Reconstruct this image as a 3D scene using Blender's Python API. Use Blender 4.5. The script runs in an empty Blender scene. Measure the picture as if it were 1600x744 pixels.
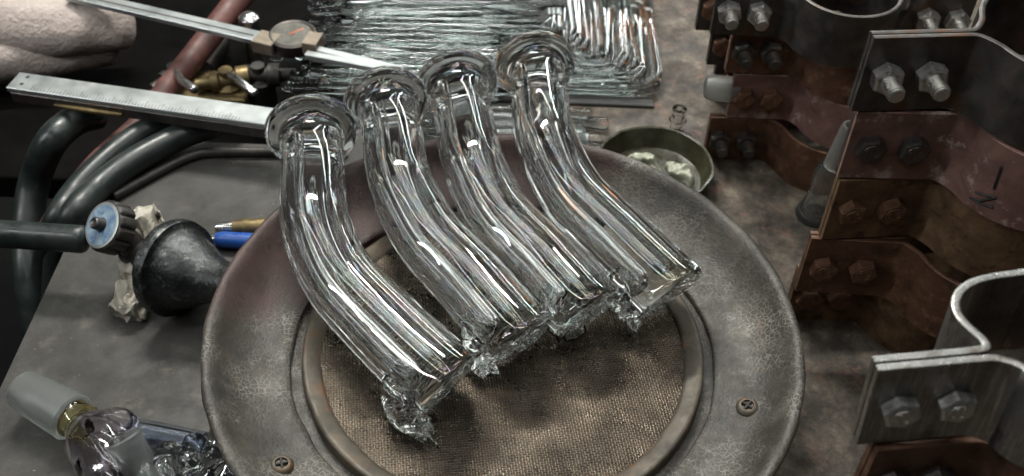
import bpy, math, random
import numpy as np
from mathutils import Vector, noise as mnoise

random.seed(7)
PI = math.pi
scn = bpy.context.scene
COL = scn.collection
CM = 0.01

# ------------------------------------------------------------------ camera, world, lights, exposure
PITCH, ROLL, FPX = math.radians(44.305), math.radians(2.1475), 1650.0
CAM = np.array([0.214, -33.292, 44.457])           # centimetres
_fwd = np.array([0, math.cos(PITCH), -math.sin(PITCH)])
_up = np.array([0, math.sin(PITCH), math.cos(PITCH)])
_rt = np.array([1.0, 0, 0])
_R = _rt * math.cos(ROLL) + _up * math.sin(ROLL)
_U = -_rt * math.sin(ROLL) + _up * math.cos(ROLL)
cd = bpy.data.cameras.new('camera')
cam = bpy.data.objects.new('camera', cd)
COL.objects.link(cam)
from mathutils import Matrix
cam.matrix_world = Matrix(((_R[0], _U[0], -_fwd[0], CAM[0] * CM), (_R[1], _U[1], -_fwd[1], CAM[1] * CM),
                           (_R[2], _U[2], -_fwd[2], CAM[2] * CM), (0, 0, 0, 1)))
cd.sensor_width = 36
cd.lens = FPX / 1600 * 36
cd.clip_start = 0.02
cd.clip_end = 50
cd.dof.use_dof = True
cd.dof.focus_distance = 0.485
cd.dof.aperture_fstop = 14
scn.camera = cam

w = bpy.data.worlds.new('World')
scn.world = w
w.use_nodes = True
w.node_tree.nodes['Background'].inputs[0].default_value = (0.9, 1.0, 0.98, 1)
w.node_tree.nodes['Background'].inputs[1].default_value = 0.020


def area(name, loc, target, sx, sy, watts, col=(1, 1, 1)):
    l = bpy.data.lights.new(name, 'AREA')
    l.shape = 'RECTANGLE'
    l.size, l.size_y, l.energy, l.color = sx, sy, watts, col
    o = bpy.data.objects.new(name, l)
    COL.objects.link(o)
    o.location = loc
    o.rotation_euler = (Vector(target) - Vector(loc)).to_track_quat('-Z', 'Y').to_euler()
    return o


area('bench_lamp', (-0.20, 0.62, 0.95), (0, 0, 0.05), 0.42, 0.03, 11.5, (1.0, 0.97, 0.90))
area('ceiling_strip', (0.25, 0.15, 1.5), (0.05, 0.0, 0), 1.2, 0.03, 2.4, (0.95, 1.0, 0.97))
area('left_strip', (-1.0, -0.20, 0.9), (0.1, 0, 0.05), 0.03, 0.7, 5.5, (0.97, 0.98, 1.0))
area('back_strip', (0.35, 1.7, 0.9), (0.05, 0.25, 0), 1.2, 0.022, 9.0, (0.95, 1.0, 0.98))
area('added_rod_strip', (0.1, 1.9, 1.5), (0.0, 0.25, 0), 1.4, 0.03, 5.0, (0.95, 1.0, 0.98))  # added higher up, for a second streak of light on each rod
area('front_strip', (-0.35, -0.75, 1.35), (0.05, 0.0, 0.05), 1.0, 0.02, 2.0, (1.0, 0.98, 0.93))
for k in range(4):                                  # unseen tube lamps, added for thin parallel streaks in the glass
    area('added_streak_tube', (-0.62 + .16 * k, 0.72 - .05 * k, 1.5), (-0.1 + .05 * k, 0.05, 0.05), 0.024, 0.75, 0.8, (0.97, 1.0, 0.98))
for k in range(3):  # more unseen tubes added overhead to brighten the glass
    area('added_middle_tube', (-0.12 + .17 * k, 0.10, 1.45), (-0.03 + .04 * k, 0.0, 0.05), 0.020, 0.9, 0.55, (0.98, 1.0, 0.98))
for k in range(3):  # further tubes added at the right back for glass reflections
    area('added_far_tube', (0.62 + .14 * k, 0.85, 1.35), (0.1, 0.05, 0.05), 0.022, 0.6, 0.8, (1.0, 0.99, 0.96))
area('added_right_strip', (1.0, 0.35, 1.1), (0.05, 0.0, 0.05), 0.02, 0.8, 1.2, (1.0, 0.98, 0.95))  # extra strip added for streaks in the glass
area('added_streak_left', (-0.35, 0.15, 1.3), (-0.1, 0.05, 0.05), 0.03, 1.2, 2.2, (0.96, 1.0, 0.97))  # lamp added along the bent tubes, for long streaks in them
area('added_streak_right', (0.42, 0.05, 1.3), (0.1, 0.0, 0.05), 0.03, 1.2, 2.0, (1.0, 0.98, 0.95))  # its partner, also added for lengthwise streaks
fl = bpy.data.lights.new('torch_flame', 'POINT')
fl.energy, fl.color, fl.shadow_soft_size = 0.28, (1.0, 0.33, 0.06), 0.03
flo = bpy.data.objects.new('torch_flame', fl)
COL.objects.link(flo)
flo.location = (0.30, 0.72, 0.16)

scn.view_settings.view_transform = 'Standard'
scn.view_settings.look = 'None'
scn.view_settings.exposure = 0.0
scn.view_settings.gamma = 1
scn.view_settings.use_curve_mapping = False
cy = scn.cycles
cy.max_bounces, cy.transmission_bounces, cy.glossy_bounces, cy.diffuse_bounces = 26, 24, 8, 3
cy.transparent_max_bounces = 8
cy.caustics_refractive, cy.caustics_reflective = True, False
cy.sample_clamp_indirect = 11.0
cy.blur_glossy = 0.0
cy.use_denoising = True
try:
    cy.denoiser = 'OPENIMAGEDENOISE'
    cy.denoising_input_passes = 'RGB_ALBEDO_NORMAL'
except Exception:
    pass


# ------------------------------------------------------------------ helpers
def at(px, py, z):
    """point of the plane at height z (cm) that the photograph shows at pixel (px, py)"""
    d = _fwd + _R * (px - 800) / FPX - _U * (py - 372) / FPX
    return CAM + d * (z - CAM[2]) / d[2]


def nz(p, s=1.0, o=0.0):
    return mnoise.noise(Vector((p[0] * s + o, p[1] * s + o * 1.7, p[2] * s - o)))


def unit(v):
    v = np.asarray(v, float)
    return v / np.linalg.norm(v)


def crom(pts, n=8):
    """smooth curve through the points"""
    P = [np.asarray(p, float) for p in pts]
    P = [2 * P[0] - P[1]] + P + [2 * P[-1] - P[-2]]
    out = []
    for i in range(1, len(P) - 2):
        a, b, c, d = P[i - 1:i + 3]
        for k in range(n):
            t = k / n
            out.append(0.5 * (2 * b + (c - a) * t + (2 * a - 5 * b + 4 * c - d) * t * t + (3 * b - a - 3 * c + d) * t ** 3))
    out.append(P[-2])
    return np.array(out)


class Path:
    """polyline with parallel-transport frames, sampled by arc length and straight beyond its ends"""
    def __init__(self, pts, up=(0, 0, 1)):
        self.p = np.asarray(pts, float)
        seg = np.diff(self.p, axis=0)
        L = np.linalg.norm(seg, axis=1)
        self.s = np.concatenate([[0], np.cumsum(L)])
        self.len = self.s[-1]
        t = seg / L[:, None]
        T = np.vstack([t[:1], t[:-1] + t[1:], t[-1:]])
        self.T = T / np.linalg.norm(T, axis=1)[:, None]
        u = np.asarray(up, float)
        B = [unit(u - self.T[0] * (u @ self.T[0]))]
        for k in range(1, len(self.T)):
            b = B[-1] - self.T[k] * (B[-1] @ self.T[k])
            B.append(unit(b))
        self.B = np.array(B)

    def frame(self, s):
        sc = min(max(s, 0), self.len)
        g = lambda a: np.array([np.interp(sc, self.s, a[:, k]) for k in range(3)])
        c, t, b = g(self.p), unit(g(self.T)), g(self.B)
        b = unit(b - t * (b @ t))
        return c + t * (s - sc), t, b, np.cross(t, b)      # centre, tangent, up, side

    def ring(self, s, r, seg, off=(0, 0), fl=None):
        c, t, b, n = self.frame(s)
        a = np.arange(seg) * 2 * PI / seg
        rr = r if fl is None else r * fl(a, s)
        return c + n * off[0] + b * off[1] + np.outer(np.cos(a) * rr, n) + np.outer(np.sin(a) * rr, b)


class G:
    def __init__(self):
        self.v, self.f = [], []

    def add(self, vs, fs):
        o = len(self.v)
        self.v.extend([tuple(map(float, p)) for p in vs])
        self.f.extend([tuple(i + o for i in f) for f in fs])
        return self

    def rings(self, rs, cap0=True, cap1=True, loop=False):
        """skin over rings of equal size; a ring may be a single point"""
        o = len(self.v)
        idx = []
        for r in rs:
            r = np.atleast_2d(r)
            idx.append(list(range(len(self.v), len(self.v) + len(r))))
            self.v.extend([tuple(map(float, p)) for p in r])
        pairs = list(zip(idx[:-1], idx[1:])) + ([(idx[-1], idx[0])] if loop else [])
        for a, b in pairs:
            n = max(len(a), len(b))
            for k in range(n):
                k2 = (k + 1) % n
                if len(a) == 1:
                    self.f.append((a[0], b[k2], b[k]))
                elif len(b) == 1:
                    self.f.append((a[k], a[k2], b[0]))
                else:
                    self.f.append((a[k], a[k2], b[k2], b[k]))
        if not loop:
            if cap0 and len(idx[0]) > 2:
                self.f.append(tuple(reversed(idx[0])))
            if cap1 and len(idx[-1]) > 2:
                self.f.append(tuple(idx[-1]))
        return self

    def sweep(self, pts, r, seg=12, rnd=True, up=(0, 0, 1), sm=0):
        """tube along points; r a number or one radius per point"""
        P = crom(pts, sm) if sm else np.asarray(pts, float)
        pa = Path(P, up)
        if np.ndim(r):
            rr = np.interp(np.linspace(0, 1, len(P)), np.linspace(0, 1, len(r)), r)
        else:
            rr = np.full(len(P), float(r))
        st = []
        if rnd:
            for a in (0.0, 0.35, 0.7):
                st.append((-rr[0] * .55 * math.cos(a * PI / 2), rr[0] * math.sin(a * PI / 2)))
        st += list(zip(pa.s, rr))
        if rnd:
            for a in (0.7, 0.35, 0.0):
                st.append((pa.len + rr[-1] * .55 * math.cos(a * PI / 2), rr[-1] * math.sin(a * PI / 2)))
        rs = []
        for s, q in st:
            rs.append(pa.ring(s, q, seg) if q > 1e-6 else pa.frame(s)[0])
        return self.rings(rs)

    def lathe(self, prof, c=(0, 0, 0), ax=(0, 0, 1), seg=32, loop=False, wob=0.0, wo=0.0, up=None):
        """revolve (distance along axis, radius) about the axis through c"""
        ax = unit(ax)
        if up is None:
            up = (0, 0, 1) if abs(ax[2]) < .9 else (0, 1, 0)
        b = unit(np.asarray(up, float) - ax * (np.asarray(up, float) @ ax))
        n = np.cross(b, ax)
        a = np.arange(seg) * 2 * PI / seg
        rs = []
        for d, r in prof:
            if r < 1e-6:
                rs.append(np.asarray(c, float) + ax * d)
                continue
            q = np.asarray(c, float) + ax * d + np.outer(np.cos(a) * r, n) + np.outer(np.sin(a) * r, b)
            if wob:
                q = np.array([p + unit(p - np.asarray(c, float) - ax * d) * wob * nz(p, .9, wo) for p in q])
            rs.append(q)
        return self.rings(rs, loop=loop)

    def hexp(self, c, ax, r, h, up=(0, 0, 1), ch=.13, rot=0.0):
        ax = unit(ax)
        u = np.asarray(up, float)
        b = unit(u - ax * (u @ ax))
        n = np.cross(b, ax)
        a = np.arange(6) * PI / 3 + rot
        mk = lambda d, q: np.asarray(c, float) + ax * d + np.outer(np.cos(a) * q, n) + np.outer(np.sin(a) * q, b)
        return self.rings([mk(0, r), mk(h - ch * .6, r), mk(h, r - ch)])

    def box(self, x0, x1, y0, y1, z0, z1, bv=0.0):
        b = min(bv, (x1 - x0) / 3, (y1 - y0) / 3, (z1 - z0) / 3)
        r = lambda i, z: [(x0 + i, y0 + i, z), (x1 - i, y0 + i, z), (x1 - i, y1 - i, z), (x0 + i, y1 - i, z)]
        if b > 0:
            return self.rings([r(b, z0), r(0, z0 + b), r(0, z1 - b), r(b, z1)])
        return self.rings([r(0, z0), r(0, z1)])

    def bar(self, a, b, wd, th, up=(0, 0, 1), bv=.04):
        """bevelled bar from a to b; wd across, th along up"""
        a, b = np.asarray(a, float), np.asarray(b, float)
        t = unit(b - a)
        u = unit(np.asarray(up, float) - t * (np.asarray(up, float) @ t))
        n = np.cross(t, u)
        q = [(-wd / 2, -th / 2 + bv), (-wd / 2 + bv, -th / 2), (wd / 2 - bv, -th / 2), (wd / 2, -th / 2 + bv),
             (wd / 2, th / 2 - bv), (wd / 2 - bv, th / 2), (-wd / 2 + bv, th / 2), (-wd / 2, th / 2 - bv)]
        mk = lambda c: [c + n * x + u * y for x, y in q]
        self.rings([mk(a), mk(b)])
        return self

    def orient(self, sign):
        V = np.array(self.v)
        vol = sum(float(np.dot(V[f[0]], np.cross(V[f[q]], V[f[q + 1]]))) for f in self.f for q in range(1, len(f) - 1))
        if vol * sign < 0:
            self.f = [tuple(reversed(f)) for f in self.f]
        return self

    def map(self, fn):
        self.v = [tuple(fn(p)) for p in self.v]
        return self

    def build(self, name, m, parent=None, base=None, ang=38, kind=None):
        V = np.array(self.v, float)
        if parent is not None:
            base = BASE.get(parent.name, np.zeros(3)) if base is None else np.asarray(base, float)
        elif base is None:
            lo, hi = V.min(0), V.max(0)
            base = np.array([(lo[0] + hi[0]) / 2, (lo[1] + hi[1]) / 2, lo[2]])
        base = np.asarray(base, float)
        me = bpy.data.meshes.new(name)
        me.from_pydata(((V - base) * CM).tolist(), [], self.f)
        me.validate()
        if False:          # nested shells: keep the written winding, outward overall
            tri = 0.0
            for f in self.f:
                for q in range(1, len(f) - 1):
                    tri += float(np.dot(V[f[0]], np.cross(V[f[q]], V[f[q + 1]])))
            if tri < 0:
                me.flip_normals()
        import bmesh
        bm = bmesh.new()
        bm.from_mesh(me)
        if RECALC[0]:
            bmesh.ops.recalc_face_normals(bm, faces=bm.faces)
        bm.to_mesh(me)
        bm.free()
        me.polygons.foreach_set('use_smooth', [True] * len(me.polygons))
        if ang < 179:
            me.set_sharp_from_angle(angle=math.radians(ang))
        me.materials.append(m)
        o = bpy.data.objects.new(name, me)
        COL.objects.link(o)
        if parent is not None:
            o.parent = parent
        else:
            o.location = Vector(base * CM)
        BASE[o.name] = base
        if kind:
            o['kind'] = kind
        return o


RECALC = [True]
BASE = {}


def thing(name, label, cat, base, group=None, rz=0.0):
    o = bpy.data.objects.new(name, None)
    o.empty_display_size = .02
    COL.objects.link(o)
    o.location = Vector(np.asarray(base, float) * CM)
    o.rotation_euler = (0, 0, rz)
    BASE[o.name] = np.asarray(base, float)
    return tag(o, label, cat, group)


def tag(o, label, cat, group=None):
    o['label'], o['category'] = label, cat
    if group:
        o['group'] = group
    return o


def children(o):
    return [c for c in COL.objects if c.parent == o]


# ------------------------------------------------------------------ materials
class NT:
    def __init__(self, name):
        self.m = bpy.data.materials.new(name)
        self.m.use_nodes = True
        self.t = self.m.node_tree
        self.n = self.t.nodes
        self.p = self.n['Principled BSDF']
        self.out = self.n['Material Output']
        self.co = self.n.new('ShaderNodeTexCoord')

    def node(self, ty, ins=None, **kw):
        q = self.n.new(ty)
        for k, v in kw.items():
            setattr(q, k, v)
        for k, v in (ins or {}).items():
            self.set(q.inputs[k], v)
        return q

    def set(self, sock, v):
        if isinstance(v, bpy.types.NodeSocket):
            self.t.links.new(v, sock)
        else:
            sock.default_value = v

    def noise(self, scale, detail=4, rough=.6, dist=0.0, vec=None):
        q = self.node('ShaderNodeTexNoise', {'Scale': scale, 'Detail': detail, 'Roughness': rough, 'Distortion': dist})
        self.t.links.new(vec or self.co.outputs['Object'], q.inputs['Vector'])
        return q.outputs['Fac']

    def ramp(self, fac, stops):
        q = self.node('ShaderNodeValToRGB')
        self.t.links.new(fac, q.inputs[0])
        e = q.color_ramp.elements
        while len(e) < len(stops):
            e.new(.5)
        for k, (pos, c) in enumerate(stops):
            e[k].position = pos
            e[k].color = (*c, 1) if len(c) == 3 else c
        return q.outputs[0]

    def g(self, fac, a, b, lo=.35, hi=.65):
        """float remap: fac lo..hi -> a..b"""
        q = self.node('ShaderNodeMapRange', {'From Min': lo, 'From Max': hi, 'To Min': a, 'To Max': b})
        q.clamp = True
        self.t.links.new(fac, q.inputs[0])
        return q.outputs[0]

    def mix(self, fac, a, b, mode='MIX'):
        q = self.n.new('ShaderNodeMix')
        q.data_type = 'RGBA'
        q.blend_type = mode
        self.set(q.inputs[0], fac)
        self.set(q.inputs[6], (*a, 1) if isinstance(a, tuple) else a)
        self.set(q.inputs[7], (*b, 1) if isinstance(b, tuple) else b)
        return q.outputs[2]

    def math(self, op, a, b=0.0, c=0.0):
        q = self.n.new('ShaderNodeMath')
        q.operation = op
        for k, v in enumerate((a, b, c)):
            self.set(q.inputs[k], v)
        return q.outputs[0]

    def bump(self, h, strength=.3, dist=.0005, nrm=None):
        q = self.node('ShaderNodeBump', {'Strength': strength, 'Distance': dist})
        self.t.links.new(h, q.inputs['Height'])
        if nrm:
            self.t.links.new(nrm, q.inputs['Normal'])
        return q.outputs[0]

    def fin(self, color=None, rough=None, metal=None, normal=None, **kw):
        for k, v in (('Base Color', color), ('Roughness', rough), ('Metallic', metal), ('Normal', normal)):
            if v is not None:
                self.set(self.p.inputs[k], (*v, 1) if isinstance(v, tuple) and len(v) == 3 else v)
        for k, v in kw.items():
            self.set(self.p.inputs[k.replace('_', ' ')], v)
        return self.m


def brushed(name, c1, c2, rough=(.22, .4)):
    k = NT(name)
    mp = k.node('ShaderNodeMapping')
    mp.inputs['Scale'].default_value = (1, 1, .06)
    mp.inputs['Rotation'].default_value = (0, .35, 0)
    k.t.links.new(k.co.outputs['Object'], mp.inputs[0])
    st = k.noise(700, 4, .7, 0, mp.outputs[0])
    a = k.noise(45, 6, .65, .4)
    col = k.ramp(a, [(.32, c1), (.66, c2)])
    col = k.mix(k.g(st, 0, .6, .5, .7), col, tuple(min(1, x * 1.7) for x in c2))
    col = k.mix(k.g(k.noise(70, 5, .7), 0, .7, .56, .68), col, (.09, .07, .055))
    return k.fin(col, k.g(st, rough[1], rough[0]), .9, k.bump(st, .35, .0003))


def pm(name, c1, c2, scale=60, rough=(.4, .6), metal=0.0, bump=.25, bs=400, bd=.0004, c3=None, s3=250, spec=.5):
    """worn material: two tones in blotches, a third in specks, fine relief"""
    k = NT(name)
    a = k.noise(scale, 6, .65, .4)
    col = k.ramp(a, [(.32, c1), (.66, c2)])
    if c3:
        col = k.mix(k.g(k.noise(s3, 5, .7), 0, 1, .56, .68), col, c3)
    b = k.noise(bs, 5, .7)
    k.p.inputs['Specular IOR Level'].default_value = spec
    return k.fin(col, k.g(k.noise(scale * 2.3, 5), rough[0], rough[1]), metal, k.bump(b, bump, bd))


def glass(name, tint=(.97, 1, .985), rough=0.0, absorb=None, dens=0.0, ior=1.49, bump=0.0, film=0):
    k = NT(name)
    nrm = k.bump(k.noise(180, 2), bump, .0006) if bump else None
    th = k.g(k.noise(70, 2, .5), film * .6, film * 1.4, .3, .7) if film else 0.0
    k.fin(tint, rough, 0.0, nrm, **{'Transmission Weight': 1.0, 'IOR': ior, 'Thin Film Thickness': th, 'Thin Film IOR': 1.54 if film else 1.33})
    if absorb:
        v = k.node('ShaderNodeVolumeAbsorption', {'Color': (*absorb, 1), 'Density': dens})
        k.t.links.new(v.outputs[0], k.out.inputs['Volume'])
    return k.m


M = {}
M['glass'] = glass('clear_glass', tint=(.985, 1, .992), absorb=(.5, .95, .8), dens=.5, film=330)
M['innerglass'] = glass('inner_tube_glass', absorb=(.35, .88, .68), dens=3.2, film=260)
M['cutglass'] = NT('ground_glass').fin((.84, .95, .89), .35, 0.0, **{'Transmission Weight': .62, 'IOR': 1.45})
M['rod'] = glass('rod_glass', tint=(.97, 1, .99), bump=0.0)
M['smallglass'] = glass('small_glass', tint=(.97, .99, .98), bump=.12)
M['paleglass'] = NT('pale_glass').fin((.93, .97, .95), .03, 0.0, **{'Transmission Weight': .97, 'IOR': 1.47})
M['amber'] = glass('amber_glass', tint=(.90, .76, .40))
M['iris'] = glass('smoky_glass', tint=(.92, .89, .93), bump=.2, film=0)
M['blueglass'] = glass('blue_glass', tint=(.78, .85, .98), rough=.12)
M['frost'] = NT('frosted_glass').fin((.70, .73, .71), .38, 0.0, **{'Transmission Weight': .93, 'IOR': 1.4})


def bowl_mat():
    k = NT('hammered_paint')
    ob = k.co.outputs['Object']
    wv = k.node('ShaderNodeTexNoise', {'Scale': 260.0, 'Detail': 3.0})
    k.t.links.new(ob, wv.inputs['Vector'])
    vm = k.n.new('ShaderNodeVectorMath')
    vm.operation = 'MULTIPLY_ADD'
    k.t.links.new(wv.outputs['Color'], vm.inputs[0])
    vm.inputs[1].default_value = (.0028,) * 3
    k.t.links.new(ob, vm.inputs[2])
    vo = k.node('ShaderNodeTexVoronoi', {'Scale': 400.0}, feature='DISTANCE_TO_EDGE')
    k.t.links.new(vm.outputs[0], vo.inputs['Vector'])
    line = k.g(vo.outputs['Distance'], 1, 0, .01, .10)
    patch = k.g(k.noise(26, 6, .72), .03, .85, .47, .64)
    fine = k.noise(900, 3, .7)
    fleck = k.g(fine, 0, .5, .52, .72)
    ln = k.math('MULTIPLY', k.math('MAXIMUM', line, fleck), patch)
    base = k.ramp(k.noise(28, 8, .75), [(.32, (.016, .014, .012)), (.5, (.040, .036, .029)), (.68, (.085, .074, .058))])
    gray = k.mix(ln, base, (.24, .228, .20))
    gray = k.mix(k.g(k.noise(38, 6, .75, .8), 0, .55, .6, .68), gray, (.10, .062, .042))
    mar = k.ramp(k.noise(45, 6, .7), [(.3, (.030, .019, .017)), (.72, (.080, .049, .043))])
    mar = k.mix(k.g(fine, 0, .25, .6, .75), mar, (.34, .26, .24))
    sx = k.node('ShaderNodeSeparateXYZ')
    k.t.links.new(ob, sx.inputs[0])
    lin = k.math('MULTIPLY_ADD', sx.outputs[0], -.617, sx.outputs[1])
    lin = k.math('ADD', lin, k.math('MULTIPLY', k.noise(60, 8, .8), .06))
    msk = k.g(lin, 0, 1, .108, .124)
    chip = k.g(k.noise(85, 6, .8, .5), 0, 1, .63, .67)
    col = k.mix(msk, gray, mar)
    col = k.mix(chip, col, (.02, .018, .016))
    h = k.math('ADD', k.g(vo.outputs['Distance'], 0, .6, 0, .25), k.math('MULTIPLY', fine, .8))
    return k.fin(col, k.g(k.noise(90), .48, .66), .12, k.bump(h, .4, .0004))


M['bowl'] = bowl_mat()
M['ring'] = pm('heat_stained_steel', (.034, .030, .024), (.10, .082, .058), 60, (.42, .62), .35, .5, 420, c3=(.11, .055, .024), s3=55)
M['wire'] = pm('bronze_wire', (.066, .054, .042), (.24, .195, .15), 45, (.24, .42), .95, .1, 900)
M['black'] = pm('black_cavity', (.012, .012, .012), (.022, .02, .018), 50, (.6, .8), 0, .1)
M['castiron'] = pm('cast_iron', (.016, .018, .018), (.042, .046, .046), 55, (.17, .36), .55, .55, 260, .0012, c3=(.12, .125, .12), s3=160)
M['steel'] = brushed('bare_steel', (.16, .16, .152), (.30, .295, .28))
M['darksteel'] = pm('oily_steel', (.045, .042, .040), (.12, .11, .10), 60, (.3, .5), .75, .2, 600, c3=(.12, .06, .035), s3=70)
M['rust'] = pm('rusty_steel', (.055, .029, .018), (.18, .092, .054), 70, (.36, .62), .4, .4, 500, .0006, c3=(.22, .13, .075), s3=130)
M['orangerust'] = pm('orange_rust', (.06, .037, .022), (.25, .155, .085), 60, (.45, .7), .45, .4, 600, .0005, c3=(.07, .035, .02), s3=80)
M['primer'] = pm('red_primer', (.10, .055, .045), (.24, .13, .105), 55, (.5, .75), .1, .25, 500, c3=(.42, .33, .29), s3=70)
M['bolt'] = pm('zinc_bolt', (.40, .39, .37), (.64, .63, .60), 90, (.25, .42), .9, .15, 900, c3=(.16, .12, .08), s3=150)
M['marker'] = pm('black_marker', (.012, .012, .014), (.03, .03, .03), 90, (.5, .7))
M['rubber'] = pm('dark_rubber', (.008, .012, .0115), (.026, .034, .032), 40, (.26, .45), 0, .12, 500)
M['redhose'] = pm('red_rubber', (.055, .022, .019), (.15, .062, .052), 60, (.45, .65), 0, .3, 300)
M['brass'] = pm('tarnished_brass', (.085, .062, .030), (.24, .18, .085), 70, (.38, .6), .7, .3)
M['chrome'] = pm('worn_chrome', (.42, .42, .41), (.66, .66, .64), 60, (.15, .3), .95, .08)
M['caliper'] = pm('satin_steel', (.36, .39, .385), (.50, .53, .52), 30, (.32, .45), .75, .08, 900)
M['blueplastic'] = pm('blue_plastic', (.012, .06, .26), (.02, .09, .36), 60, (.25, .4), 0, .05)
M['bluelabel'] = pm('blue_worn_label', (.07, .14, .25), (.30, .40, .46), 160, (.4, .6), .2, .1, c3=(.04, .10, .28), s3=120)
M['wrap'] = pm('crumpled_wrap', (.26, .24, .19), (.50, .47, .40), 70, (.4, .7), 0, .5, 220, .0015)
M['towel'] = pm('terry_cloth', (.46, .385, .35), (.66, .57, .52), 45, (.85, .95), 0, 1.0, 260, .004)
M['olive'] = pm('olive_enamel', (.020, .019, .011), (.058, .057, .033), 60, (.15, .35), 0, .3, 200, c3=(.035, .035, .015), s3=90)
M['foil'] = pm('pale_crumpled_foil', (.24, .25, .19), (.46, .47, .37), 60, (.3, .5), .1, .4, 200, .001)
M['tray'] = pm('dull_tray', (.03, .03, .029), (.09, .09, .087), 14, (.3, .5), .3, .1)
M['paper'] = pm('white_card', (.55, .56, .54), (.70, .70, .68), 20, (.6, .8), 0, .1)
M['shelf'] = pm('void_black_shelf', (.001, .001, .001), (.005, .0045, .004), 14, (.7, .9), 0, .3, spec=.05)  # shade of the dark void put into the shelf's near black colour
M['floor'] = pm('dark_floor', (.008, .008, .008), (.018, .017, .016), 3, (.7, .9))
M['soot'] = pm('greasy_dark_metal', (.025, .025, .025), (.075, .07, .06), 60, (.35, .6), .5, .3)


def bench_mat():
    k = NT('stained_bench')
    ob = k.co.outputs['Object']
    sx = k.node('ShaderNodeSeparateXYZ')
    k.t.links.new(ob, sx.inputs[0])
    gry = k.ramp(k.noise(30, 10, .78, .2), [(.3, (.016, .015, .013)), (.5, (.036, .034, .029)), (.7, (.075, .071, .060))])
    gry = k.mix(k.g(k.noise(60, 5, .7), 0, .5, .58, .72), gry, (.14, .12, .095))
    brn = k.ramp(k.noise(40, 10, .78, .15), [(.34, (.012, .009, .007)), (.46, (.042, .033, .024)), (.56, (.095, .077, .058)), (.70, (.22, .185, .14))])
    brn = k.mix(k.g(k.noise(55, 6, .75), 0, .7, .56, .66), brn, (.17, .085, .06))
    gry = k.mix(k.g(k.noise(11, 7, .7), 0, .65, .50, .60), gry, (.030, .028, .024))
    fac = k.g(k.math('ADD', sx.outputs[0], k.math('MULTIPLY', k.noise(20), .06)), 0, 1, .03, .07)
    col = k.mix(fac, gry, brn)
    speck = k.g(k.noise(420, 3, .8), 0, .6, .66, .74)
    col = k.mix(speck, col, (.02, .018, .016))
    lt = k.g(k.noise(300, 3, .8), 0, .5, .68, .76)
    col = k.mix(lt, col, (.5, .49, .45))
    return k.fin(col, k.g(k.noise(35, 5), .5, .8), 0, k.bump(k.noise(260, 6, .75), .4, .0006))


M['bench'] = bench_mat()

# ------------------------------------------------------------------ the setting
b = G()
poly = [(-26, -45), (70, -45), (70, 70), (-12.5, 70), (-12.5, 20.2), (-26, 20.2)]
b.rings([[(x, y, -3.6) for x, y in poly], [(x, y, -.12) for x, y in poly],
         [(x * .999, y * .999, 0) for x, y in poly]])
b.build('workbench_top', M['bench'], base=(0, 0, 0))['kind'] = 'structure'
b = G()
b.box(-95, -12.7, 20.5, 75, -6, -4, .1)
b.build('back_shelf', M['shelf'], base=(0, 0, -4))['kind'] = 'structure'
b = G()
b.box(-400, 400, -400, 400, -82, -80)
b.build('floor', M['floor'], base=(0, 0, -80))['kind'] = 'structure'
g = G()
g.sweep([at(180, 306, .3), at(250, 267, .3), at(302, 243, .3), at(345, 238, .3), at(480, 238, .3), at(540, 238, .3)], .33, 10, sm=6)
tag(g.build('thin_cable', M['soot']), 'thin grey cable lying along the back edge of the grey bench', 'cable')

# ------------------------------------------------------------------ round burner
burner = thing('round_gas_burner', 'round cast iron gas burner with wire mesh face and hammered grey rim', 'burner', (0, 0, 0))
g = G()
prof = [(4.15, 10.3), (4.42, 10.28), (4.52, 10.36), (4.55, 10.65), (4.62, 11.3), (4.78, 12.0), (5.1, 12.6), (5.55, 13.1), (6.05, 13.45), (6.36, 13.65),
        (6.48, 13.85), (6.5, 14.0), (6.44, 14.14), (6.25, 14.2), (6.0, 14.15), (5.6, 13.85), (5.0, 13.3), (4.2, 12.4),
        (3.4, 11.2), (2.7, 9.4), (2.3, 7.2), (2.2, 5.0), (2.2, .01), (2.9, .01), (2.9, 10.3)]
g.lathe(prof, seg=180, wob=.09, wo=3.1)
g.build('bowl', M['bowl'], burner, ang=60)
g = G()
g.lathe([(0, 7.2), (.5, 7.2), (1.0, 6.2), (2.3, 5.6), (2.3, 4.6), (0, 4.6)], seg=64, loop=True)
g.build('foot', M['castiron'], burner)
g = G()
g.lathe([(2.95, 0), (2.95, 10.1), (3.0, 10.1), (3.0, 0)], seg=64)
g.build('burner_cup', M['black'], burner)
g = G()
g.lathe([(4.2, 8.82), (4.5, 8.80), (4.60, 8.86), (4.66, 9.0), (4.80, 9.5), (4.82, 9.64), (4.76, 9.72), (4.62, 9.76), (3.9, 9.76), (3.4, 9.6), (3.4, 9.0)], seg=128, loop=True,
        wob=.05, wo=9.3)
g.build('clamp_ring', M['ring'], burner, ang=50)


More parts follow.
